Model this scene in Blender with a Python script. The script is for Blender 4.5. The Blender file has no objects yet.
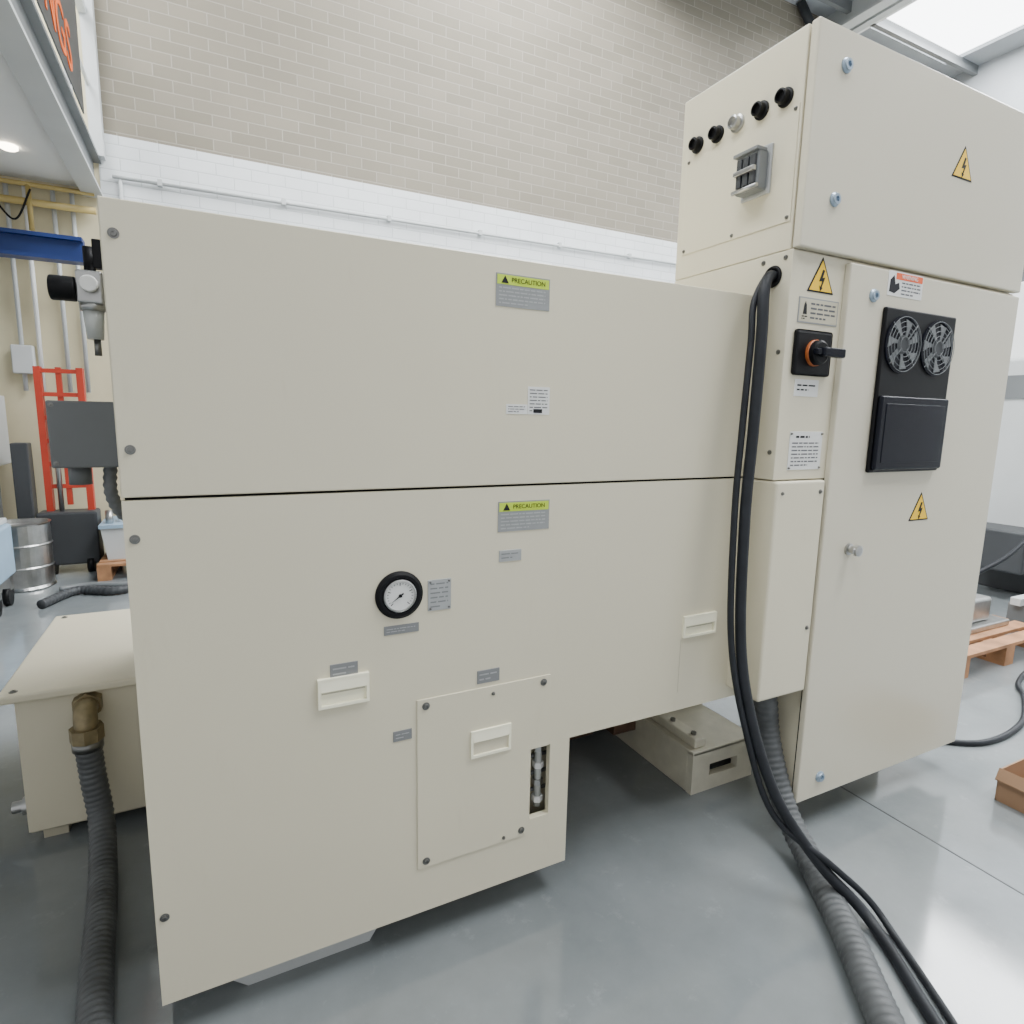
import bpy, bmesh, math, random
from mathutils import Vector, Matrix
random.seed(4)
col=bpy.context.collection

# ---------------------------------------------------------------- materials
def newmat(name):
    m=bpy.data.materials.new(name);m.use_nodes=True
    return m,m.node_tree,m.node_tree.nodes['Principled BSDF']
def paint(name,c,rough=.4,metal=0,var=.06,nscale=3,bump=0,bscale=200,spec=.5,emit=0,grime=0):
    m,t,b=newmat(name);n=t.nodes;l=t.links
    tc=n.new('ShaderNodeTexCoord');no=n.new('ShaderNodeTexNoise');no.inputs['Scale'].default_value=nscale;no.inputs['Detail'].default_value=5
    l.new(tc.outputs['Object'],no.inputs['Vector'])
    r=n.new('ShaderNodeValToRGB');l.new(no.outputs['Fac'],r.inputs[0])
    r.color_ramp.elements[0].position=.3;r.color_ramp.elements[1].position=.7
    r.color_ramp.elements[0].color=(*[x*(1-var) for x in c],1);r.color_ramp.elements[1].color=(*[min(1,x*(1+var)) for x in c],1)
    out=r.outputs[0]
    if grime:
        g=n.new('ShaderNodeTexNoise');g.inputs['Scale'].default_value=7;g.inputs['Detail'].default_value=9;g.inputs['Roughness'].default_value=.75
        mp=n.new('ShaderNodeMapping');mp.inputs['Scale'].default_value=(2.2,2.2,.5);l.new(tc.outputs['Object'],mp.inputs[0]);l.new(mp.outputs[0],g.inputs['Vector'])
        gr=n.new('ShaderNodeValToRGB');l.new(g.outputs['Fac'],gr.inputs[0]);gr.color_ramp.elements[0].position=.60;gr.color_ramp.elements[1].position=.78
        gr.color_ramp.elements[0].color=(0,0,0,1);gr.color_ramp.elements[1].color=(grime,grime,grime,1)
        mx=n.new('ShaderNodeMix');mx.data_type='RGBA';l.new(gr.outputs[0],mx.inputs[0]);l.new(out,mx.inputs[6]);mx.inputs[7].default_value=(c[0]*.62,c[1]*.56,c[2]*.48,1)
        out=mx.outputs[2]
    l.new(out,b.inputs['Base Color'])
    b.inputs['Roughness'].default_value=rough;b.inputs['Metallic'].default_value=metal;b.inputs['Specular IOR Level'].default_value=spec
    if bump:
        n2=n.new('ShaderNodeTexNoise');n2.inputs['Scale'].default_value=bscale;l.new(tc.outputs['Object'],n2.inputs['Vector'])
        bp=n.new('ShaderNodeBump');bp.inputs['Strength'].default_value=bump;bp.inputs['Distance'].default_value=.002
        l.new(n2.outputs['Fac'],bp.inputs['Height']);l.new(bp.outputs[0],b.inputs['Normal'])
    if emit:
        b.inputs['Emission Color'].default_value=(*c,1);b.inputs['Emission Strength'].default_value=emit
    return m
CREAM=paint('cream_paint',(.665,.617,.472),.34,var=.025,nscale=1.5,bump=.10,bscale=350,grime=.15)
CREAM_D=paint('cream_door_paint',(.61,.57,.455),.22,var=.015,nscale=1.2,bump=.05,bscale=250)
CREAM_L=paint('cream_plastic',(.93,.90,.70),.35,var=.01)
CREAM_DK=paint('dark_cream_paint',(.50,.465,.35),.5,var=.08,nscale=6)  # plain darker cream; also colours the painted shade strips in the handles
BLACK=paint('black_plastic',(.005,.005,.006),.45,var=.1,spec=.18)
BLACKG=paint('black_gloss',(.006,.007,.012),.25,var=.1,spec=.15)
DARK=paint('dark_cavity',(.01,.0095,.009),.9,spec=.1)
RUBBER=paint('black_rubber',(.014,.016,.020),.5,var=.2,nscale=20,spec=.3)
HOSEG=paint('grey_hose',(.085,.09,.093),.5,var=.25,nscale=14,spec=.4)
STEEL=paint('steel',(.45,.45,.44),.32,metal=1,var=.1,nscale=20)
SCREWM=paint('screw_steel',(.22,.22,.21),.35,metal=1,var=.1,nscale=20)
BRASS=paint('brass_old',(.26,.21,.12),.45,metal=.7,var=.25,nscale=25)
PLATE=paint('label_grey',(.27,.28,.28),.5,var=.06,nscale=30)
TAG=paint('tag_silver',(.40,.41,.41),.4,metal=.3,var=.08,nscale=30)
TAGTXT=paint('tag_engraving',(.20,.205,.21),.5)
PLATE_W=paint('label_white',(.72,.72,.70),.5,var=.02)
INK=paint('ink',(.015,.015,.018),.6,spec=.2)
INKG=paint('ink_grey',(.10,.10,.11),.6)
LIME=paint('label_lime',(.50,.66,.04),.5,var=.03)
YEL=paint('sign_yellow',(.90,.56,.01),.45,var=.03)
ORANGE=paint('label_orange',(.80,.11,.02),.5,var=.03)
DORANGE=paint('dull_orange',(.40,.10,.02),.5,var=.05)
REDP=paint('red_paint',(.42,.035,.015),.5,var=.1)
BLUE=paint('blue_paint',(.008,.03,.15),.45,var=.1)
LBLUE=paint('pale_blue_paint',(.28,.40,.52),.45,var=.1)
GREYD=paint('dark_grey_paint',(.045,.048,.052),.45,var=.1,spec=.3)
GREYM=paint('mid_grey_paint',(.15,.16,.165),.45,var=.1)
GREYL=paint('light_grey_paint',(.50,.52,.52),.45,var=.04)
WHITEP=paint('white_paint',(.80,.81,.80),.55,var=.02)
YCREAM=paint('pale_yellow_plaster',(.62,.56,.38),.7,var=.05)
YPIPE=paint('yellow_pipe',(.45,.34,.12),.45,var=.05)
ORL=paint('orange_letter',(.75,.12,.01),.5)
WOOD=paint('pallet_wood',(.34,.17,.08),.75,var=.3,nscale=9)
CARD=paint('cardboard',(.27,.16,.09),.8,var=.08)
CONC=paint('roof_grey',(.34,.36,.38),.8,var=.05)
BEAMD=paint('roof_beam_dark',(.03,.034,.038),.5,var=.1)
RUST=paint('rusty_steel',(.09,.05,.03),.8,var=.4,nscale=12)
OILY=paint('scuffed_casting',(.62,.59,.48),.42,var=.12,nscale=9,grime=.5)
SKY=paint('skylight_glazing',(.95,.98,1.0),.5,var=0,emit=7)
LAMP=paint('lamp_glow',(1,.88,.7),.5,var=0,emit=14)
BOWL=paint('clear_bowl',(.5,.52,.5),.1,var=.1)
LOCKM=paint('lock_pale_blue',(.30,.38,.47),.3,metal=.5)

def brick(name,c1,c2,mortar,bumpd=.01,rough=.8):
    m,t,b=newmat(name);n=t.nodes;l=t.links
    tc=n.new('ShaderNodeTexCoord');s=n.new('ShaderNodeSeparateXYZ');c=n.new('ShaderNodeCombineXYZ')
    l.new(tc.outputs['Object'],s.inputs[0]);
    ad=n.new('ShaderNodeMath');ad.operation='ADD';l.new(s.outputs['X'],ad.inputs[0]);l.new(s.outputs['Y'],ad.inputs[1])
    l.new(ad.outputs[0],c.inputs['X']);l.new(s.outputs['Z'],c.inputs['Y'])
    br=n.new('ShaderNodeTexBrick');l.new(c.outputs[0],br.inputs['Vector'])
    br.inputs['Scale'].default_value=1;br.inputs['Brick Width'].default_value=.32;br.inputs['Row Height'].default_value=.11
    br.inputs['Mortar Size'].default_value=.006;br.inputs['Mortar Smooth'].default_value=.3;br.inputs['Bias'].default_value=0
    br.inputs['Color1'].default_value=(*c1,1);br.inputs['Color2'].default_value=(*c2,1);br.inputs['Mortar'].default_value=(*mortar,1)
    no=n.new('ShaderNodeTexNoise');no.inputs['Scale'].default_value=1.2;no.inputs['Detail'].default_value=6;l.new(tc.outputs['Object'],no.inputs['Vector'])
    mx=n.new('ShaderNodeMix');mx.data_type='RGBA';mx.blend_type='MULTIPLY';mx.inputs[0].default_value=.25
    l.new(br.outputs['Color'],mx.inputs[6]);l.new(no.outputs['Fac'],mx.inputs[7]);l.new(mx.outputs[2],b.inputs['Base Color'])
    bp=n.new('ShaderNodeBump');bp.invert=True;bp.inputs['Strength'].default_value=.5;bp.inputs['Distance'].default_value=bumpd
    l.new(br.outputs['Fac'],bp.inputs['Height']);l.new(bp.outputs[0],b.inputs['Normal'])
    b.inputs['Roughness'].default_value=rough
    return m
BRICK=brick('beige_block',(.235,.21,.16),(.28,.25,.195),(.36,.335,.28))
BRICKW=brick('white_painted_block',(.80,.83,.84),(.84,.87,.88),(.68,.71,.72))

def floormat():
    m,t,b=newmat('painted_concrete');n=t.nodes;l=t.links
    tc=n.new('ShaderNodeTexCoord')
    a=n.new('ShaderNodeTexNoise');a.inputs['Scale'].default_value=1.3;a.inputs['Detail'].default_value=9;a.inputs['Roughness'].default_value=.65
    l.new(tc.outputs['Object'],a.inputs['Vector'])
    r=n.new('ShaderNodeValToRGB');l.new(a.outputs['Fac'],r.inputs[0])
    r.color_ramp.elements[0].position=.32;r.color_ramp.elements[1].position=.7
    r.color_ramp.elements[0].color=(.155,.173,.179,1);r.color_ramp.elements[1].color=(.235,.255,.262,1)
    v=n.new('ShaderNodeTexNoise');v.inputs['Scale'].default_value=9;v.inputs['Detail'].default_value=10;v.inputs['Roughness'].default_value=.75
    l.new(tc.outputs['Object'],v.inputs['Vector'])
    r2=n.new('ShaderNodeValToRGB');l.new(v.outputs['Fac'],r2.inputs[0]);r2.color_ramp.elements[0].position=.58;r2.color_ramp.elements[1].position=.75
    r2.color_ramp.elements[0].color=(0,0,0,1);r2.color_ramp.elements[1].color=(.5,.5,.5,1)
    mx=n.new('ShaderNodeMix');mx.data_type='RGBA';l.new(r2.outputs[0],mx.inputs[0]);l.new(r.outputs[0],mx.inputs[6]);mx.inputs[7].default_value=(.33,.35,.35,1)
    w=n.new('ShaderNodeTexNoise');w.inputs['Scale'].default_value=5;w.inputs['Detail'].default_value=14;w.inputs['Roughness'].default_value=.9
    l.new(tc.outputs['Object'],w.inputs['Vector'])
    r3=n.new('ShaderNodeValToRGB');l.new(w.outputs['Fac'],r3.inputs[0]);r3.color_ramp.elements[0].position=.60;r3.color_ramp.elements[1].position=.68
    r3.color_ramp.elements[0].color=(0,0,0,1);r3.color_ramp.elements[1].color=(.6,.6,.6,1)
    mx2=n.new('ShaderNodeMix');mx2.data_type='RGBA';l.new(r3.outputs[0],mx2.inputs[0]);l.new(mx.outputs[2],mx2.inputs[6]);mx2.inputs[7].default_value=(.09,.095,.095,1)
    l.new(mx2.outputs[2],b.inputs['Base Color'])
    rr=n.new('ShaderNodeMapRange');l.new(a.outputs['Fac'],rr.inputs[0]);rr.inputs[1].default_value=.3;rr.inputs[2].default_value=.7;rr.inputs[3].default_value=.05;rr.inputs[4].default_value=.17
    l.new(rr.outputs[0],b.inputs['Roughness'])
    b.inputs['Specular IOR Level'].default_value=.9
    return m
FLOOR=floormat()

# ---------------------------------------------------------------- helpers
def root(name,loc=(0,0,0)):
    e=bpy.data.objects.new(name,None);e.empty_display_size=.1;e.location=(0,0,0);col.objects.link(e);return e
def link(name,me,mat,parent=None,smooth=False):
    o=bpy.data.objects.new(name,me);col.objects.link(o)
    if mat is not None:
        for mm in (mat if isinstance(mat,(list,tuple)) else [mat]): me.materials.append(mm)
    if parent: o.parent=parent
    if smooth:
        for p in me.polygons:p.use_smooth=True
    return o
def box(name,x0,x1,y0,y1,z0,z1,mat,parent=None,bev=0):
    bm=bmesh.new();bmesh.ops.create_cube(bm,size=1)
    bmesh.ops.scale(bm,vec=(x1-x0,y1-y0,z1-z0),verts=bm.verts)
    bmesh.ops.translate(bm,vec=((x0+x1)/2,(y0+y1)/2,(z0+z1)/2),verts=bm.verts)
    if bev:bmesh.ops.bevel(bm,geom=bm.edges[:],offset=bev,segments=3,affect='EDGES',profile=.5)
    me=bpy.data.meshes.new(name);bm.to_mesh(me);bm.free();return link(name,me,mat,parent)
def prism(name,pts,a0,a1,mat,parent=None,axis='Y',bev=0):
    """pts: 2D outline. axis Y -> pts are (x,z); axis X -> (y,z); axis Z -> (x,y)"""
    def P(p,a):
        return {'Y':(p[0],a,p[1]),'X':(a,p[0],p[1]),'Z':(p[0],p[1],a)}[axis]
    bm=bmesh.new();A=[bm.verts.new(P(p,a0)) for p in pts];B=[bm.verts.new(P(p,a1)) for p in pts]
    bm.faces.new(A);bm.faces.new(B[::-1]);k=len(pts)
    for i in range(k):bm.faces.new((A[i],B[i],B[(i+1)%k],A[(i+1)%k]))
    bmesh.ops.recalc_face_normals(bm,faces=bm.faces)
    if bev:bmesh.ops.bevel(bm,geom=bm.edges[:],offset=bev,segments=2,affect='EDGES',profile=.5)
    me=bpy.data.meshes.new(name);bm.to_mesh(me);bm.free();return link(name,me,mat,parent)
def gridpanel(name,xs,zs,y0,y1,holes,mat,parent,flat=False):
    """a plate with real openings (flat=True: horizontal plate, xs/ys outline, y0,y1 are heights)"""
    bm=bmesh.new();V={}
    def v(i,j):
        if (i,j) not in V:V[(i,j)]=bm.verts.new((xs[i],zs[j],y0) if flat else (xs[i],y0,zs[j]))
        return V[(i,j)]
    fs=[]
    for i in range(len(xs)-1):
        for j in range(len(zs)-1):
            if (i,j) in holes:continue
            fs.append(bm.faces.new((v(i,j),v(i+1,j),v(i+1,j+1),v(i,j+1))))
    r=bmesh.ops.extrude_face_region(bm,geom=fs)
    nv=[g for g in r['geom'] if isinstance(g,bmesh.types.BMVert)]
    bmesh.ops.translate(bm,vec=(0,0,y1-y0) if flat else (0,y1-y0,0),verts=nv)
    bmesh.ops.recalc_face_normals(bm,faces=bm.faces)
    me=bpy.data.meshes.new(name);bm.to_mesh(me);bm.free();return link(name,me,mat,parent)
def cyl(name,p0,p1,r0,mat,parent=None,r1=None,seg=32,bev=0):
    p0=Vector(p0);p1=Vector(p1);d=p1-p0
    bm=bmesh.new();bmesh.ops.create_cone(bm,cap_ends=True,segments=seg,radius1=r0,radius2=r0 if r1 is None else r1,depth=d.length)
    if bev:
        ed=[e for e in bm.edges if len(e.link_faces)==2 and any(len(f.verts)>4 for f in e.link_faces)]
        bmesh.ops.bevel(bm,geom=ed,offset=bev,segments=2,affect='EDGES',profile=.5)
    M=Matrix.Translation((p0+p1)/2)@d.to_track_quat('Z','Y').to_matrix().to_4x4()
    bmesh.ops.transform(bm,matrix=M,verts=bm.verts)
    me=bpy.data.meshes.new(name);bm.to_mesh(me);bm.free()
    o=link(name,me,mat,parent)
    for p in me.polygons:p.use_smooth=len(p.vertices)==4 and seg>8
    return o
def lathe(name,prof,center,axis,mat,parent=None,seg=40):
    """prof: list of (radius, height along axis)"""
    bm=bmesh.new();rings=[]
    for r,h in prof:
        rings.append([bm.verts.new((r*math.cos(2*math.pi*i/seg),r*math.sin(2*math.pi*i/seg),h)) for i in range(seg)])
    for a,b in zip(rings[:-1],rings[1:]):
        for i in range(seg):bm.faces.new((a[i],a[(i+1)%seg],b[(i+1)%seg],b[i]))
    bm.faces.new(rings[0][::-1]);bm.faces.new(rings[-1])
    bmesh.ops.transform(bm,matrix=Matrix.Translation(center)@Vector(axis).to_track_quat('Z','Y').to_matrix().to_4x4(),verts=bm.verts)
    bmesh.ops.recalc_face_normals(bm,faces=bm.faces)
    me=bpy.data.meshes.new(name);bm.to_mesh(me);bm.free();o=link(name,me,mat,parent)
    return o
def spline(pts,n=14):
    P=[Vector(p) for p in pts];P=[P[0]*2-P[1]]+P+[P[-1]*2-P[-2]];out=[]
    for i in range(1,len(P)-2):
        a,b,c,d=P[i-1:i+3]
        for k in range(n):
            t=k/n;out.append(.5*((2*b)+(c-a)*t+(2*a-5*b+4*c-d)*t*t+(3*b-a-3*c+d)*t**3))
    out.append(P[-2]);return out
def sweep(name,pts,r,mat,parent=None,seg=16,ribs=0,n=14,amp=.1):
    pts=spline(pts,n)
    L=[0]
    for a,b in zip(pts[:-1],pts[1:]):L.append(L[-1]+(b-a).length)
    tot=L[-1];step=(ribs/4 if ribs else .02);k=max(8,int(tot/step));res=[];j=0
    for i in range(k+1):
        s=tot*i/k
        while j<len(L)-2 and L[j+1]<s:j+=1
        f=(s-L[j])/max(1e-9,L[j+1]-L[j]);res.append(pts[j].lerp(pts[j+1],min(1,f)))
    bm=bmesh.new();rings=[];up=Vector((.3,.9,.1)).normalized()
    for i,p in enumerate(res):
        t=(res[min(i+1,k)]-res[max(i-1,0)]).normalized()
        u=(up-t*up.dot(t)).normalized();up=u;w=t.cross(u)
        rr=r*(1+amp*(0,1,0,-1)[i%4]) if ribs else r
        rings.append([bm.verts.new(p+(u*math.cos(2*math.pi*q/seg)+w*math.sin(2*math.pi*q/seg))*rr) for q in range(seg)])
    for a,b in zip(rings[:-1],rings[1:]):
        for q in range(seg):bm.faces.new((a[q],a[(q+1)%seg],b[(q+1)%seg],b[q]))
    bm.faces.new(rings[0][::-1]);bm.faces.new(rings[-1])
    bmesh.ops.recalc_face_normals(bm,faces=bm.faces)
    me=bpy.data.meshes.new(name);bm.to_mesh(me);bm.free();return link(name,me,mat,parent,smooth=True)
def torus(name,c,axis,R,r,mat,parent,seg=40,ms=8):
    bm=bmesh.new();rings=[]
    for i in range(seg):
        a=2*math.pi*i/seg
        rings.append([bm.verts.new(((R+r*math.cos(b))*math.cos(a),(R+r*math.cos(b))*math.sin(a),r*math.sin(b))) for b in [2*math.pi*q/ms for q in range(ms)]])
    for i in range(seg):
        A=rings[i];B=rings[(i+1)%seg]
        for q in range(ms):bm.faces.new((A[q],B[q],B[(q+1)%ms],A[(q+1)%ms]))
    bmesh.ops.transform(bm,matrix=Matrix.Translation(c)@Vector(axis).to_track_quat('Z','Y').to_matrix().to_4x4(),verts=bm.verts)
    bmesh.ops.recalc_face_normals(bm,faces=bm.faces)
    me=bpy.data.meshes.new(name);bm.to_mesh(me);bm.free();return link(name,me,mat,parent,smooth=True)
def text(name,body,loc,size,mat,parent,rz=0,align='CENTER',ext=.0003,sx=1):
    c=bpy.data.curves.new(name,'FONT');c.body=body;c.size=size;c.extrude=ext;c.align_x=align;c.align_y='CENTER';c.materials.append(mat)
    o=bpy.data.objects.new(name,c);o.location=loc;o.rotation_euler=(math.pi/2,0,rz);o.scale=(sx,1,1);col.objects.link(o);o.parent=parent;return o
def strips(name,x0,x1,z0,z1,y,rows,mat,parent,fill=.42,seed=0,frac=.95):
    """rows of printed small type, as one mesh of flat ink dashes"""
    rnd=random.Random(seed);bm=bmesh.new();h=(z1-z0)/rows
    for i in range(rows):
        zc=z1-h*(i+.5);x=x0;end=x0+(x1-x0)*(frac if i<rows-1 else .6)
        while x<end:
            w=min(end-x,h*rnd.uniform(.6,2.6))
            vs=[bm.verts.new(p) for p in ((x,y,zc-h*fill/2),(x+w,y,zc-h*fill/2),(x+w,y,zc+h*fill/2),(x,y,zc+h*fill/2))];bm.faces.new(vs)
            x+=w+h*.35
    me=bpy.data.meshes.new(name);bm.to_mesh(me);bm.free();return link(name,me,mat,parent)
def screw(name,p,parent,r=.0075,axis=(0,-1,0),mat=None):
    lathe(name,[(r*1.5,0),(r*1.5,.0015),(r,.0018),(r*.9,.005),(r*.45,.0055),(r*.42,.003)],p,axis,mat or SCREWM,parent,20)

YM=1.40
# ================================================================= CNC LATHE (rear enclosure)
lathe_m=root('cnc_lathe')
box('upper_cover_panel',-.160,1.5435,YM,YM+.03,1.2765,1.838,CREAM,lathe_m,.003)
XS=[-.160,.785,.849,.915,1.70];ZS=[.107,.285,.508,.5125,1.2705]
gridpanel('lower_cover_panel',XS,ZS,YM,YM+.02,{(1,1),(3,0),(3,1),(3,2)},CREAM,lathe_m)
box('seam_gap_backing',-.155,1.54,YM+.012,YM+.05,1.262,1.284,DARK,lathe_m)
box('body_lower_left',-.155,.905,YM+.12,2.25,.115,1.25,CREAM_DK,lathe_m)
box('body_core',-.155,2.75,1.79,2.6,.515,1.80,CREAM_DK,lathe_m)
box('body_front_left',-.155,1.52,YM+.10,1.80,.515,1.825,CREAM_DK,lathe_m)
box('panel_return_left',-.160,-.150,YM+.005,2.25,.107,1.268,CREAM,lathe_m)
box('panel_return_left_upper',-.160,-.150,YM+.005,2.6,1.2775,1.836,CREAM,lathe_m)
box('panel_return_bottom',-.155,.91,YM+.015,2.25,.107,.117,CREAM,lathe_m)
box('panel_return_step',.905,.915,YM+.015,2.25,.108,.512,CREAM,lathe_m)
box('panel_return_under',.91,1.70,YM+.015,1.80,.5125,.522,CREAM_DK,lathe_m)
box('cover_top',-.155,1.54,YM+.02,2.6,1.828,1.838,CREAM,lathe_m)
for i,(x,z) in enumerate([(-.138,1.775),(-.138,1.372),(-.142,1.192),(-.142,.329)]):
    screw('cover_screw_%d'%i,(x,YM,z),lathe_m,.0065)
def precaution(k,x0,x1,z0,z1):
    y=YM
    box('precaution_label_%d'%k,x0,x1,y-.0015,y+.001,z0,z1,PLATE,lathe_m)
    zs=z1-(z1-z0)*.33
    box('precaution_label_band_%d'%k,x0+.003,x1-.003,y-.0022,y,zs,z1-.003,LIME,lathe_m)
    prism('precaution_label_triangle_%d'%k,[(x0+.014,zs+.003),(x0+.034,zs+.003),(x0+.024,z1-.005)],y-.003,y-.001,INK,lathe_m)
    text('precaution_label_word_%d'%k,'PRECAUTION',((x0+x1)/2+.014,y-.0026,(zs+z1-.003)/2),.0158,INK,lathe_m)
    strips('precaution_label_text_%d'%k,x0+.008,x1-.006,z0+.004,zs-.003,y-.0021,5,TAG,lathe_m,.34,k)
precaution(1,.651,.803,1.722,1.800);precaution(2,.667,.821,1.152,1.232)
box('white_notice_a',.747,.812,YM-.001,YM+.001,1.459,1.530,PLATE_W,lathe_m);strips('white_notice_a_text',.752,.808,1.464,1.526,YM-.0016,7,INKG,lathe_m,.3,5)
box('white_notice_b',.685,.746,YM-.001,YM+.001,1.459,1.484,PLATE_W,lathe_m);strips('white_notice_b_text',.690,.742,1.462,1.481,YM-.0016,3,INKG,lathe_m,.3,6)
box('white_notice_mark',.764,.790,YM-.0018,YM-.0008,1.463,1.473,INK,lathe_m)
for k,(a,b,c,d,r) in enumerate([(.672,.738,1.071,1.102,2),(.475,.537,.961,1.042,6),(.362,.451,.913,.936,2),(.231,.297,.824,.860,2),(.613,.679,.739,.776,2),(.382,.431,.626,.654,2)]):
    box('tag_plate_%d'%k,a,b,YM-.002,YM+.001,c,d,TAG if k in(0,1) else TAGTXT,lathe_m,.0006)
    strips('tag_plate_text_%d'%k,a+.006,b-.006,c+.005,d-.005,YM-.0026,r,TAGTXT if k in(0,1) else TAG,lathe_m,.30,20+k)
for i,(x,z) in enumerate([(.481,1.036),(.531,1.036),(.481,.967),(.531,.967)]):screw('tag_rivet_%d'%i,(x,YM-.002,z),lathe_m,.0018)
box('panel_scribe_line',1.325,1.3265,YM-.0006,YM+.001,.575,.755,CREAM_DK,lathe_m)
# pressure gauge
gc=(.401,YM,1.013)
lathe('gauge_flange',[(.060,0),(.060,.004),(.052,.010),(.044,.010),(.042,.002)],gc,(0,-1,0),BLACK,lathe_m,56)
lathe('gauge_bezel',[(.041,0),(.041,.012),(.0375,.014),(.0365,.008)],gc,(0,-1,0),STEEL,lathe_m,56)
lathe('gauge_dial',[(.037,0),(.037,.0095)],gc,(0,-1,0),PLATE_W,lathe_m,48)
for i in range(21):
    a=math.radians(225-i*13.5);big=i%5==0;R0=.025 if big else .029
    ca,sa=math.cos(a),math.sin(a);w=.0008 if big else .0005
    prism('gauge_tick_%d'%i,[(gc[0]+ca*R0-sa*w,gc[2]+sa*R0+ca*w),(gc[0]+ca*.033-sa*w,gc[2]+sa*.033+ca*w),(gc[0]+ca*.033+sa*w,gc[2]+sa*.033-ca*w),(gc[0]+ca*R0+sa*w,gc[2]+sa*R0-ca*w)],YM-.0102,YM-.009,INK,lathe_m)
a=math.radians(215);ca,sa=math.cos(a),math.sin(a)
prism('gauge_needle',[(gc[0]-ca*.01-sa*.002,gc[2]-sa*.01+ca*.002),(gc[0]+ca*.028,gc[2]+sa*.028),(gc[0]-ca*.01+sa*.002,gc[2]-sa*.01-ca*.002)],YM-.0125,YM-.0115,INK,lathe_m)
cyl('gauge_hub',(gc[0],YM-.014,gc[2]),(gc[0],YM-.009,gc[2]),.004,BLACK,lathe_m,seg=20)
# grab handles
def handle(k,x0,x1,z0,z1):
    t=.007;y=YM
    gridpanel('handle_frame_%d'%k,[x0,x0+t,x1-t,x1],[z0,z0+t,z1-t,z1],y-.010,y+.001,{(1,1)},CREAM_L,lathe_m)
    box('handle_pocket_%d'%k,x0+t,x1-t,y-.001,y+.001,z0+t,z1-t,CREAM_L,lathe_m)
    zc=z1-t
    prism('handle_grip_%d'%k,[(y-.0115,zc-.024),(y-.0085,zc-.027),(y-.001,zc),(y-.0095,zc)],x0+t,x1-t,CREAM_L,lathe_m,'X')
    box('handle_lip_shade_%d'%k,x0+t+.002,x1-t-.002,y-.0018,y-.0008,zc-.034,zc-.020,CREAM_DK,lathe_m)  # flat darker strip, recess shade under the grip put into colour
handle(1,.201,.322,.755,.829);handle(2,.594,.715,.530,.608);handle(3,1.329,1.466,.762,.833)
# access hatch
H0=YM-.004
prism('access_hatch',[(.4445,.243),(.779,.243),(.781,.509),(.841,.509),(.841,.727),(.4445,.727)],H0,YM+.0005,CREAM,lathe_m,bev=.001)
for i,(x,z) in enumerate([(.468,.708),(.818,.708),(.468,.262),(.757,.262),(.660,.705),(.70,.256)]):
    screw('hatch_screw_%d'%i,(x,H0,z),lathe_m,.007 if i<4 else .0035)
# slot interior: sight glass and fittings
box('slot_back',.74,.90,YM+.08,YM+.09,.24,.56,OILY,lathe_m)
box('slot_side',.892,.90,YM+.02,YM+.09,.24,.56,OILY,lathe_m)
cyl('sight_glass_tube',(.835,YM+.045,.29),(.835,YM+.045,.51),.011,BOWL,lathe_m)
for i in range(4):
    z=.315+.055*i
    cyl('sight_glass_nut_%d'%i,(.835,YM+.045,z-.009),(.835,YM+.045,z+.009),.017,STEEL if i%2 else WHITEP,lathe_m,seg=6)
    cyl('slot_fitting_%d'%i,(.880,YM+.06,z+.02),(.80,YM+.06,z+.02),.006,GREYM,lathe_m,seg=12)
# base castings
prism('base_foot_left',[(.02,0),(.33,0),(.40,.107),(-.10,.107)],1.48,2.2,GREYL,lathe_m)
bx=lathe_m
gridpanel('bed_foot_front',[1.62,1.71,1.86,1.95],[0,.06,.11,.17],1.60,1.63,{(1,1)},OILY,bx)
box('bed_foot_side_left',1.62,1.66,1.63,2.8,0,.168,OILY,bx,.004)
box('bed_foot_side_right',1.91,1.95,1.63,2.8,0,.168,OILY,bx,.004)
box('bed_foot_top',1.62,1.95,1.60,2.8,.160,.178,OILY,bx,.004)
box('bed_foot_guide',1.645,1.70,1.62,2.8,.178,.215,OILY,bx,.006)
box('bed_foot_floor',1.66,1.91,1.66,2.8,0,.04,GREYM,bx)
prism('bed_foot_upstand',[(1.90,.178),(2.8,.178),(2.8,.42),(2.05,.42)],1.72,1.95,OILY,bx,'X')
for i in range(4):
    cyl('bed_foot_bolt_%d'%i,(1.672,1.66+.12*i,.214),(1.672,1.66+.12*i,.226),.011,SCREWM,bx,seg=6)
box('bed_rail',1.50,1.62,1.95,2.8,.10,.30,RUST,bx,.004)
box('chip_tray',.95,1.5,2.10,2.8,.03,.30,RUST,bx,.004)
# air regulator assembly and junction box on the far-left side
cyl('regulator_knob',(-.330,1.9,1.745),(-.275,1.9,1.745),.030,BLACK,lathe_m,bev=.004)
cyl('regulator_body',(-.280,1.9,1.745),(-.225,1.9,1.745),.022,STEEL,lathe_m)
box('regulator_block',-.272,-.215,1.87,1.93,1.71,1.79,STEEL,lathe_m,.006)
cyl('regulator_filter_collar',(-.243,1.9,1.715),(-.243,1.9,1.695),.028,STEEL,lathe_m)
cyl('regulator_filter_bowl',(-.243,1.9,1.700),(-.243,1.9,1.625),.024,BOWL,lathe_m,r1=.018)
cyl('regulator_drain',(-.240,1.9,1.625),(-.240,1.9,1.585),.008,SCREWM,lathe_m)
box('regulator_bracket',-.235,-.155,1.89,1.92,1.80,1.87,BLACK,lathe_m,.003)
cyl('regulator_stem',(-.243,1.9,1.79),(-.243,1.9,1.85),.013,BLACK,lathe_m)
cyl('regulator_gauge',(-.243,1.865,1.755),(-.243,1.85,1.755),.020,PLATE_W,lathe_m,bev=.003)
box('junction_box',-.351,-.17,1.88,2.05,1.304,1.465,GREYM,lathe_m,.008)
box('junction_box_lid',-.356,-.166,1.868,1.884,1.300,1.469,GREYM,lathe_m,.005)
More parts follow.
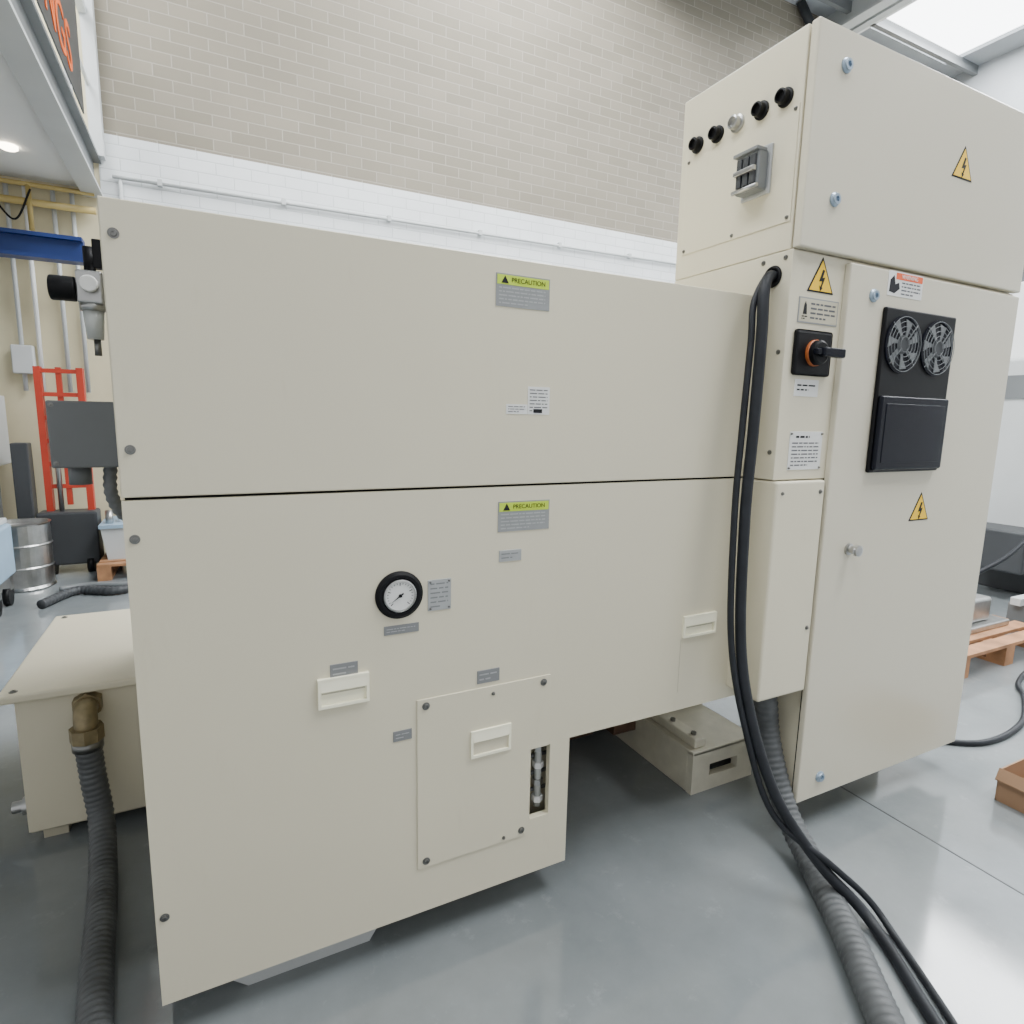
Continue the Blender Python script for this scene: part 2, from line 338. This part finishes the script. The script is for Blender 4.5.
for i,(x,z) in enumerate([(-.345,1.458),(-.345,1.312),(-.18,1.458),(-.18,1.312)]):screw('junction_box_screw_%d'%i,(x,1.868,z),lathe_m,.004)
cyl('junction_box_gland',(-.31,1.95,1.305),(-.31,1.95,1.25),.026,GREYM,lathe_m)
sweep('junction_box_conduit',[(-.24,1.95,1.31),(-.245,1.96,1.22),(-.22,2.0,1.15),(-.16,2.05,1.12)],.016,GREYM,lathe_m,ribs=.02)

# ================================================================= ELECTRICAL CABINET
cab=root('electrical_cabinet')
YD=1.2605
box('upper_body',1.5435,2.765,1.293,1.783,1.9515,2.543,CREAM,cab,.004)
box('middle_body',1.5435,2.765,1.281,1.783,1.275,1.950,CREAM,cab,.003)
box('lower_body',1.795,2.76,1.29,1.40,.15,1.275,CREAM,cab,.003)
box('upper_door',1.545,2.767,YD,1.288,1.953,2.545,CREAM_D,cab,.005)
box('lower_door',1.779,2.767,YD,1.283,.130,1.938,CREAM_D,cab,.005)
box('door_gasket',1.79,2.75,1.283,1.292,.15,1.93,DARK,cab)
box('cable_entry_box',1.5435,1.768,1.265,1.52,.554,1.272,CREAM,cab,.008)
screw('entry_box_screw_1',(1.745,1.265,1.235),cab,.005);screw('entry_box_screw_2',(1.745,1.265,.78),cab,.005);screw('entry_box_screw_3',(1.57,1.265,1.235),cab,.004)
XL=1.5435
prism('side_plate',[(1.300,2.030),(1.752,2.030),(1.752,2.345),(1.300,2.345)],XL-.003,XL+.001,CREAM,cab,'X',bev=.001)
for i,(y,z) in enumerate([(1.312,2.042),(1.74,2.042),(1.74,2.333),(1.312,2.333),(1.52,2.042)]):
    screw('side_plate_screw_%d'%i,(XL-.003,y,z),cab,.004,(-1,0,0))
for i,y in enumerate([1.704,1.614,1.530,1.437,1.352]):
    m=STEEL if i==2 else BLACK
    lathe('side_connector_%d'%i,[(.026,0),(.026,.006),(.020,.008),(.020,.026),(.015,.028),(.013,.018)],(XL,y,2.378),(-1,0,0),m,cab,28)
# socket outlet
box('socket_base',XL-.012,XL-.002,1.378,1.486,2.128,2.268,TAG,cab,.004)
box('socket_body',XL-.050,XL-.010,1.388,1.476,2.138,2.250,GREYM,cab,.006)
for i in range(3):
    box('socket_latch_%d'%i,XL-.058,XL-.046,1.396+.026*i,1.414+.026*i,2.155,2.235,GREYD,cab,.002)
box('socket_cover_lip',XL-.062,XL-.02,1.386,1.479,2.244,2.254,GREYM,cab,.002)
box('socket_latch_bar',XL-.066,XL-.054,1.392,1.472,2.188,2.202,STEEL,cab,.002)
cyl('socket_hinge_pin',(XL-.055,1.385,2.146),(XL-.055,1.480,2.146),.006,STEEL,cab,seg=12)
# cable hole grommet
torus('cable_grommet',(XL-.002,1.345,1.883),(-1,0,0),.026,.006,BLACK,cab)
cyl('cable_grommet_hole',(XL-.001,1.345,1.883),(XL+.001,1.345,1.883),.026,DARK,cab)
for i,(y,z) in enumerate([(1.305,1.93),(1.385,1.93),(1.303,1.66),(1.303,1.36)]):
    screw('side_screw_%d'%i,(XL,y,z),cab,.005,(-1,0,0))
def triangle(k,cx,cz,s,y,parent):
    h=s*.866
    def tri(f,dy):return [(cx-s/2*f,cz-h/3*f),(cx+s/2*f,cz-h/3*f),(cx,cz+2*h/3*f)]
    prism('warning_triangle_border_%d'%k,tri(1,0),y-.0015,y+.0005,INK,parent)
    prism('warning_triangle_yellow_%d'%k,tri(.86,0),y-.0022,y-.0005,YEL,parent)
    u=s*.0105
    bolt=[(2,32),(9,30),(3,12),(12,14),(2,-12),(6,-12),(-3,-22),(-6,-8),(-2,-10),(2,4),(-9,2)]
    prism('warning_triangle_bolt_%d'%k,[(cx+a*u,cz+(b-4)*u*.95) for a,b in bolt],y-.0030,y-.0018,INK,parent)
YS=1.281
triangle(1,1.674,1.874,.118,YS,cab)
triangle(2,2.293,2.300,.118,YD,cab);triangle(3,2.292,1.145,.118,YD,cab)
box('nameplate',1.585,1.763,YS-.002,YS,1.748,1.822,PLATE,cab,.0006)
box('nameplate_field',1.589,1.759,YS-.0024,YS-.001,1.752,1.818,CREAM_DK,cab)
prism('nameplate_mark',[(1.605,1.773),(1.621,1.773),(1.618,1.80),(1.613,1.810),(1.608,1.80)],YS-.0034,YS-.001,INK,cab)
strips('nameplate_small',1.600,1.626,1.757,1.770,YS-.0028,2,INK,cab,.5,40)
strips('nameplate_text',1.637,1.755,1.758,1.812,YS-.0028,4,INKG,cab,.4,41)
# rotary isolator
box('isolator_plate',1.576,1.740,YS-.012,YS,1.594,1.728,BLACK,cab,.010)
lathe('isolator_dial',[(.039,0),(.039,.008),(.0375,.010)],(1.658,YS-.012,1.661),(0,-1,0),DORANGE,cab)
lathe('isolator_ring',[(.0375,0),(.036,.022),(.030,.026)],(1.658,YS-.014,1.661),(0,-1,0),BLACK,cab)
box('isolator_handle',1.645,1.745,YS-.058,YS-.034,1.648,1.676,BLACKG,cab,.006)
box('isolator_handle_tail',1.622,1.66,YS-.052,YS-.034,1.653,1.671,BLACKG,cab,.005)
box('rating_label',1.599,1.707,YS-.0012,YS,1.532,1.583,PLATE_W,cab);strips('rating_label_text',1.610,1.696,1.545,1.572,YS-.0017,2,INK,cab,.35,44)
box('data_plate',1.599,1.749,YS-.002,YS,1.306,1.425,PLATE_W,cab,.0006)
strips('data_plate_heading',1.625,1.73,1.402,1.415,YS-.0026,1,INK,cab,.5,45,.5)
strips('data_plate_text',1.610,1.740,1.315,1.395,YS-.0026,7,INKG,cab,.35,46)
for i,(x,z) in enumerate([(1.604,1.418),(1.744,1.418),(1.604,1.312),(1.744,1.312)]):screw('data_plate_rivet_%d'%i,(x,YS-.002,z),cab,.0025)
def lock(k,x,z):
    lathe('door_lock_%d'%k,[(.020,0),(.020,.004),(.016,.008),(.015,.012),(.008,.012),(.007,.006)],(x,YD,z),(0,-1,0),LOCKM,cab,28)
lock(1,1.667,2.451);lock(2,1.671,2.097);lock(3,1.898,1.852);lock(4,1.888,.207)
lathe('door_latch_base',[(.020,0),(.020,.006),(.013,.008),(.013,.026),(.019,.028),(.019,.040),(.012,.042)],(1.911,YD,1.035),(0,-1,0),STEEL,cab,28)
box('door_latch_tongue',1.885,1.925,YD-.036,YD-.026,1.026,1.044,STEEL,cab,.003)
box('warning_label',1.964,2.149,YD-.0012,YD,1.862,1.938,PLATE_W,cab)
box('warning_label_band',2.003,2.145,YD-.0018,YD-.0005,1.914,1.934,ORANGE,cab)
text('warning_label_word','WARNING',(2.075,YD-.0022,1.924),.018,PLATE_W,cab)
strips('warning_label_text',2.035,2.143,1.866,1.911,YD-.0017,4,INKG,cab,.4,50)
prism('warning_label_hand',[(1.972,1.874),(2.0,1.870),(2.026,1.886),(2.020,1.905),(2.002,1.898),(1.992,1.925),(1.974,1.91)],YD-.0018,YD-.0008,INK,cab)
# fan unit
box('fan_frame',1.952,2.348,YD-.014,YD,1.292,1.824,BLACK,cab,.006)
def fan(k,cx,cz):
    y=YD-.014
    lathe('fan_housing_%d'%k,[(.093,0),(.093,.004),(.086,.005),(.084,.0005)],(cx,y,cz),(0,-1,0),BLACKG,cab,48)
    for j,R in enumerate((.024,.040,.056,.072,.087)):
        torus('fan_guard_ring_%d_%d'%(k,j),(cx,y-.010,cz),(0,-1,0),R,.0010,GREYM,cab,48,6)
    for j in range(4):
        a=math.radians(45+90*j);cyl('fan_guard_spoke_%d_%d'%(k,j),(cx+.02*math.cos(a),y-.0085,cz+.02*math.sin(a)),(cx+.092*math.cos(a),y-.006,cz+.092*math.sin(a)),.0018,GREYM,cab,seg=8)
    lathe('fan_hub_%d'%k,[(.030,0),(.030,.004),(.026,.005)],(cx,y,cz),(0,-1,0),GREYD,cab)
    for j in range(7):
        a=2*math.pi*j/7
        pts=[(.028,0),(.050,.12),(.080,.16),(.081,.62),(.050,.42),(.028,.38)]
        prism('fan_blade_%d_%d'%(k,j),[(cx+r*math.cos(a+t),cz+r*math.sin(a+t)) for r,t in pts],y-.003,y-.001,GREYM,cab)
fan(1,2.053,1.712);fan(2,2.247,1.712)
box('filter_cover',1.958,2.342,YD-.028,YD-.012,1.300,1.545,BLACKG,cab,.008)
box('filter_cover_inset',1.985,2.315,YD-.030,YD-.026,1.325,1.520,BLACKG,cab,.002)
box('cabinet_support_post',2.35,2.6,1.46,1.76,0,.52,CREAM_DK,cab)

# ================================================================= CABLES
def cable(name,pts,r,mat,ribs=0,amp=.1):
    return sweep(name,pts,r,mat,None,16,ribs,14,amp)
cable('power_cable',[(1.57,1.345,1.883),(1.520,1.338,1.880),(1.488,1.325,1.83),(1.476,1.31,1.70),(1.462,1.30,1.42),(1.446,1.29,1.155),(1.437,1.26,.783),(1.447,1.20,.54),(1.49,1.12,.32),(1.57,1.02,.15),(1.640,.93,.05),(1.625,.84,.017),(1.51,.65,.017),(1.3,.3,.017)],.0165,RUBBER)
cable('power_cable',[(1.57,1.355,1.890),(1.525,1.35,1.885),(1.472,1.345,1.80),(1.456,1.33,1.68),(1.437,1.32,1.42),(1.418,1.305,1.155),(1.408,1.27,.78),(1.43,1.20,.50),(1.48,1.12,.27),(1.585,1.0,.16),(1.68,.93,.06),(1.675,.84,.011),(1.56,.64,.011),(1.35,.3,.011)],.010,RUBBER)
cable('flexible_conduit_hose',[(1.69,1.40,.62),(1.72,1.385,.5),(1.735,1.36,.32),(1.735,1.27,.12),(1.665,1.10,.046),(1.52,.88,.042),(1.37,.68,.042),(1.12,.32,.042)],.041,HOSEG,ribs=.022,amp=.05)
cable('grounding_cable',[(2.70,1.60,.012),(2.9,1.45,.012),(3.13,1.31,.014),(3.50,1.33,.014),(3.86,1.47,.014),(4.05,1.58,.014),(4.4,1.66,.014),(4.95,1.70,.014)],.013,RUBBER)

# ================================================================= COOLANT TANK
tank=root('coolant_tank')
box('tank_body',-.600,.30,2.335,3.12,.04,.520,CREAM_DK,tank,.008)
gridpanel('tank_front_skin',[-.601,.30],[.05,.52],2.330,2.336,set(),CREAM,tank)
box('tank_lid',-.640,.33,2.295,3.16,.520,.548,CREAM,tank,.008)
for i in range(3):box('tank_foot_%d'%i,-.57+.38*i,-.50+.38*i,2.36,3.08,0,.045,CREAM_DK,tank)
for i,(x,y) in enumerate([(-.60,2.33),(-.60,3.12),(-.2,2.33)]):
    screw('tank_lid_screw_%d'%i,(x,y,.548),tank,.008,(0,0,1))
lathe('tank_drain_plug',[(.03,0),(.03,.03),(.02,.03),(.02,.06)],(-.60,2.42,.10),(-1,0,0),STEEL,tank)
cyl('tank_union_nut',(-.405,2.335,.475),(-.405,2.29,.475),.045,BRASS,tank,seg=6)
sweep('tank_elbow',[(-.405,2.30,.475),(-.405,2.265,.475),(-.403,2.245,.455),(-.402,2.24,.41)],.034,BRASS,tank)
cyl('tank_hose_collar',(-.402,2.24,.43),(-.402,2.24,.385),.048,BRASS,tank,seg=8)
cyl('tank_hose_clamp',(-.402,2.24,.385),(-.402,2.24,.355),.044,SCREWM,tank)
cable('coolant_hose',[(-.402,2.24,.37),(-.396,2.24,.25),(-.378,2.20,.12),(-.358,2.04,.05),(-.340,1.86,.043),(-.318,1.60,.043),(-.285,1.30,.043),(-.25,1.0,.043)],.037,HOSEG,ribs=.020,amp=.05)

# ================================================================= ROOM
box('floor',-9,12.2,-4,7.2,-.1,0,FLOOR)
fj=root('floor_joint')
box('joint_a',2.215,2.221,-3.9,1.25,0,.0008,GREYD,fj);box('joint_b',2.215,2.221,1.25,6.9,0,.0008,GREYD,fj)
box('joint_d',5.4,5.406,-3.9,6.9,0,.0008,GREYD,fj)
wb=root('wall_back')
box('beige_blockwork',-.76,12.2,7.0,7.2,3.93,7.5,BRICK,wb)
box('white_blockwork',-.76,12.2,6.995,7.2,0,3.93,BRICKW,wb)
box('plastered_bay',-9,-.76,7.0,7.2,0,7.5,YCREAM,wb)
wr=root('wall_right')
box('wall_right_upper',12.0,12.2,-4,7.0,3.93,7.5,CONC,wr);box('wall_right_lower',12.0,12.2,-4,7.0,0,3.93,BRICKW,wr)
con=root('wall_conduit')
cyl('conduit_pipe',(-.66,6.96,3.56),(8,6.96,3.66),.016,GREYL,con)
for i in range(8):box('conduit_clip_%d'%i,-.3+i*1.1,-.26+i*1.1,6.94,7.0,3.545+.013*i,3.60+.013*i,GREYL,con)
cyl('conduit_drop',(-.60,6.97,0.2),(-.60,6.97,3.56),.016,GREYL,con)
ce=root('ceiling')
def ceil(n,x0,x1,y0,y1):box(n,x0,x1,y0,y1,7.5,7.6,CONC,ce)
ceil('c1',-9,-4,-4,7.2);ceil('c2',-1.5,2,-4,7.2);ceil('c3',4.5,9.26,-4,7.2);ceil('c4',11.5,12.2,-4,7.2)
for i,(a,b) in enumerate([(-4,-1.5),(2,4.5),(9.26,11.5)]):
    ceil('e%d'%i,a,b,6.8,7.2);ceil('f%d'%i,a,b,-4,-2.5)
    box('window_%d'%(i+1),a-.02,b+.02,-2.52,6.82,7.56,7.6,SKY)
rb=root('roof_beam')
box('web_0',8.66,8.72,-4,6.98,7.25,7.5,GREYL,rb);box('flange_0',8.60,8.78,-4,6.98,7.21,7.25,GREYL,rb)
box('web_1',5.2,5.25,-4,6.98,7.05,7.5,GREYM,rb);box('flange_1',5.10,5.35,-4,6.98,7.0,7.06,GREYM,rb)
box('rail_a',8.98,9.10,-4,6.98,7.30,7.50,GREYL,rb);box('rail_b',9.18,9.24,-4,6.98,7.36,7.5,WHITEP,rb)
box('purlin_a',4.5,12,6.55,6.62,7.36,7.5,GREYM,rb)
cyl('brace',(8.55,6.9,7.0),(8.0,6.9,7.5),.06,BEAMD,rb)
box('bracket',8.3,8.6,6.8,6.98,6.95,7.25,BEAMD,rb)
mz=root('mezzanine')
box('deck',-6,-.84,-1,6.99,3.43,3.60,WHITEP,mz)
box('edge_beam_web',-.84,-.80,-1,6.99,3.38,3.66,GREYM,mz);box('edge_beam_flange_top',-.90,-.74,-1,6.99,3.66,3.69,GREYM,mz);box('edge_beam_flange_bottom',-.90,-.74,-1,6.99,3.36,3.385,GREYL,mz)
for i in range(7):
    y=.2+1.12*i;box('rail_post_%d'%i,-.80,-.76,y,y+.04,3.69,4.85,GREYL,mz)
box('corner_post',-.80,-.70,6.86,6.98,3.69,7.5,GREYL,mz)
box('hand_rail',-.81,-.75,-1,6.98,4.82,4.88,GREYL,mz)
box('mid_rail',-.79,-.77,-1,6.98,4.25,4.28,GREYL,mz)
box('banner',-.765,-.755,1.0,6.3,3.80,4.78,GREYD,mz)
text('banner_letters','INGS',(-.752,5.35,4.02),.46,ORL,mz,rz=math.pi/2,ext=.003)
lathe('ceiling_spot',[(.06,0),(.06,.02),(.045,.03)],(-1.25,6.2,3.43),(0,0,-1),LAMP,mz)

# ================================================================= LEFT BAY OBJECTS
cr=root('jib_crane')
box('beam_web',-3.5,-.86,6.46,6.50,2.70,2.84,BLUE,cr);box('beam_top',-3.5,-.86,6.40,6.56,2.84,2.87,BLUE,cr);box('beam_bottom',-3.5,-.86,6.40,6.56,2.67,2.70,BLUE,cr)
box('post',-3.5,-3.3,6.38,6.58,0,2.87,BLUE,cr)
pp=root('service_pipes')
for i,x in enumerate([-1.72,-1.45,-1.32,-1.12,-.98]):
    cyl('riser_%d'%i,(x,6.95,1.6),(x,6.95,3.4),.018,GREYL if i!=2 else WHITEP,pp)
cyl('yellow_main',(-4,6.90,3.22),(-.80,6.90,3.22),.03,YPIPE,pp);cyl('yellow_branch',(-4,6.88,3.36),(-.80,6.88,3.36),.02,YPIPE,pp)
cyl('yellow_drop',(-1.28,6.88,2.98),(-1.28,6.88,3.36),.02,YPIPE,pp)
sweep('hanging_wire',[(-1.55,6.8,3.3),(-1.45,6.8,3.1),(-1.36,6.8,3.05),(-1.25,6.8,3.3)],.008,BLACK,pp)
box('distribution_box',-1.52,-1.36,6.88,6.97,1.75,2.0,GREYL,pp,.01)
st=root('pallet_stacker')
for i,x in enumerate([-1.30,-1.00]):
    box('mast_%d'%i,x,x+.05,6.5,6.58,.10,1.80,REDP,st)
for i in range(6):box('mast_cross_%d'%i,-1.28,-.97,6.51,6.55,.75+.2*i,.785+.2*i,REDP,st)
box('mast_column',-1.15,-1.11,6.52,6.56,.6,1.80,REDP,st)
cyl('mast_cylinder',(-1.19,6.50,.5),(-1.19,6.50,1.5),.02,STEEL,st)
box('stacker_base',-1.36,-.92,6.38,6.62,.08,.55,GREYD,st,.02)
for i,x in enumerate([-1.30,-1.02]):cyl('stacker_wheel_%d'%i,(x,6.42,.07),(x+.05,6.42,.07),.07,BLACK,st)
box('stacker_control',-1.50,-1.38,6.45,6.6,.5,1.15,GREYD,st,.01)
dr=root('steel_drum')
lathe('drum_shell',[(.20,0),(.21,.01),(.20,.03),(.20,.17),(.208,.18),(.20,.19),(.20,.35),(.208,.36),(.20,.37),(.20,.52),(.21,.535),(.19,.535),(.188,.5)],(-1.40,6.05,0),(0,0,1),STEEL,dr)
wc=root('control_cabinet')
box('shell',-2.1,-1.60,6.55,6.90,.95,1.55,GREYL,wc,.01);box('door',-2.08,-1.62,6.535,6.55,.97,1.53,WHITEP,wc,.005);box('plinth',-2.0,-1.70,6.6,6.90,0,.95,GREYM,wc)
box('handle',-1.68,-1.66,6.52,6.54,1.2,1.3,BLACK,wc)
tr=root('workshop_trolley')
box('trolley_body',-1.85,-1.34,5.15,5.6,.22,.60,LBLUE,tr,.02);box('trolley_top',-1.88,-1.37,5.12,5.63,.60,.64,GREYL,tr,.01)
box('trolley_drawer',-1.83,-1.36,5.14,5.16,.30,.42,WHITEP,tr,.004)
cyl('trolley_push_bar',(-1.40,5.2,.64),(-1.46,5.2,.85),.015,STEEL,tr)
for i,(x,y) in enumerate([(-1.38,5.2),(-1.77,5.2),(-1.38,5.5),(-1.77,5.5)]):
    cyl('trolley_wheel_%d'%i,(x-.02,y,.07),(x+.02,y,.07),.07,BLACK,tr);box('trolley_fork_%d'%i,x-.03,x+.03,y-.03,y+.03,.12,.23,STEEL,tr)
def pallet(name,x0,x1,y0,y1,z=0):
    p=root(name);n=6
    for i in range(n):
        w=(y1-y0)/n;box('top_board_%d'%i,x0,x1,y0+w*i,y0+w*i+w*.72,z+.12,z+.14,WOOD,p)
    for i in range(3):
        a=x0+(x1-x0-.1)*i/2
        for j in range(3):
            b=y0+(y1-y0-.1)*j/2;box('block_%d_%d'%(i,j),a,a+.1,b,b+.1,z+.02,z+.10,WOOD,p)
        box('stringer_%d'%i,a,a+.1,y0,y1,z+.10,z+.12,WOOD,p);box('runner_%d'%i,a,a+.1,y0,y1,z,z+.02,WOOD,p)
    return p
pallet('wooden_pallet',-.90,-.15,6.0,6.8)
cable('floor_hose',[(-1.15,5.3,.035),(-.98,5.62,.035),(-.72,5.5,.035),(-.45,5.62,.035),(-.1,5.4,.035)],.033,GREYD,ribs=.04,amp=.08)
cable('floor_hose',[(-1.12,5.75,.025),(-.95,5.8,.025),(-.65,5.72,.025),(-.3,5.82,.025)],.022,GREYM)
ec=root('parts_bin')
prism('bin_shell',[(-.84,.14),(-.50,.14),(-.46,.42),(-.88,.42)],6.2,6.7,GREYL,ec);box('bin_rim',-.89,-.45,6.18,6.72,.42,.45,LBLUE,ec)
for i in range(4):cyl('bin_part_%d'%i,(-.82+.09*i,6.3+.05*i,.44),(-.82+.09*i,6.33+.05*i,.56+.04*(i%2)),.03,(STEEL,WHITEP,BLUE,STEEL)[i],ec,seg=16)

# ================================================================= RIGHT BAY OBJECTS
om=root('machining_center')
box('guard_main',6.3,8.6,2.35,5.0,.35,2.05,GREYL,om,.03);box('guard_upper',6.6,8.4,2.6,5.0,2.05,2.75,WHITEP,om,.03)
box('base',6.35,8.5,2.45,4.9,0,.35,GREYD,om,.01)
box('window_strip',6.29,6.31,2.6,3.6,1.70,1.90,GREYM,om);prism('stripe_red',[(2.42,1.30),(2.6,1.26),(2.6,1.30),(2.42,1.35)],6.285,6.30,REDP,om,'X')
box('front_window',6.7,7.9,2.33,2.35,1.20,1.85,GREYM,om)
box('control_arm',5.95,6.35,2.20,2.32,.55,1.0,BLACK,om,.01);box('chip_chute',5.9,6.3,2.4,2.9,.25,.6,GREYD,om,.02)
pallet('wooden_pallet',3.80,4.9,1.76,2.55)
mp=root('machined_casting')
box('plate',3.95,4.75,1.95,2.4,.14,.18,STEEL,mp,.01);box('block',4.25,4.6,2.0,2.3,.18,.34,STEEL,mp,.02);cyl('boss',(4.42,2.15,.34),(4.42,2.15,.42),.08,STEEL,mp)
pr=root('steel_profile_rack')
for i in range(4):box('profile_%d'%i,5.0,6.6,1.65+.12*i,1.71+.12*i,.22,.27,GREYL,pr)
for i,x in enumerate([5.05,6.3]):box('rack_support_%d'%i,x,x+.08,1.6,2.1,0,.22,GREYM,pr)
cable('pneumatic_hose',[(4.95,2.5,.02),(5.1,2.4,.30),(5.4,2.28,.50),(5.86,2.26,.78)],.016,RUBBER)
cb=root('cardboard_box')
x0,x1,y0,y1,h=2.70,3.0,.80,1.07,.13
box('bottom',x0,x1,y0,y1,0,.006,CARD,cb);box('side_a',x0,x0+.006,y0,y1,0,h,CARD,cb);box('side_b',x1-.006,x1,y0,y1,0,h,CARD,cb);box('side_c',x0,x1,y0,y0+.006,0,h,CARD,cb);box('side_d',x0,x1,y1-.006,y1,0,h,CARD,cb)
prism('flap',[(x0,h),(x0-.02,h-.04),(x0-.02,h-.035),(x0,h+.006)],y0,y1,CARD,cb)
hm=root('machine_housing')
box('housing',9.5,11.3,3.6,6.4,0,3.0,GREYL,hm,.05);box('housing_top',9.8,11,4,6,3.0,3.6,GREYM,hm,.05);box('housing_door',9.48,9.5,4.0,5.6,.5,2.4,GREYM,hm)

# ================================================================= LIGHTS
def area(name,loc,sx,sy,e,rot=(0,0,0),c=(1,1,1)):
    l=bpy.data.lights.new(name,'AREA');l.shape='RECTANGLE';l.size=sx;l.size_y=sy;l.energy=e;l.color=c
    o=bpy.data.objects.new(name,l);o.location=loc;o.rotation_euler=rot;col.objects.link(o)
area('skylight_lamp_east',(10.4,2.2,7.45),2.2,8.5,1200,c=(.96,.985,1))
area('skylight_lamp_middle',(3.25,2.2,7.45),2.4,8.5,900,c=(.98,.99,1))
area('skylight_lamp_west',(-2.75,2.2,7.45),2.4,8.5,650,c=(.98,.99,1))
w=bpy.data.worlds.new('daylight');bpy.context.scene.world=w;w.use_nodes=True
w.node_tree.nodes['Background'].inputs[0].default_value=(.97,.985,1,1);w.node_tree.nodes['Background'].inputs[1].default_value=.92

# ================================================================= CAMERA
cd=bpy.data.cameras.new('camera');cam=bpy.data.objects.new('camera',cd);col.objects.link(cam)
R=Vector((.8937,-.4487,.0202)).normalized();F=Vector((.4457,.8813,-.1553)).normalized();U=R.cross(F).normalized();R=F.cross(U)
M=Matrix((R,U,-F)).transposed().to_4x4();M.translation=(0,0,1.45);cam.matrix_world=M
cd.sensor_width=36;cd.lens=601/1024*36;cd.clip_start=.02;cd.clip_end=200
bpy.context.scene.camera=cam
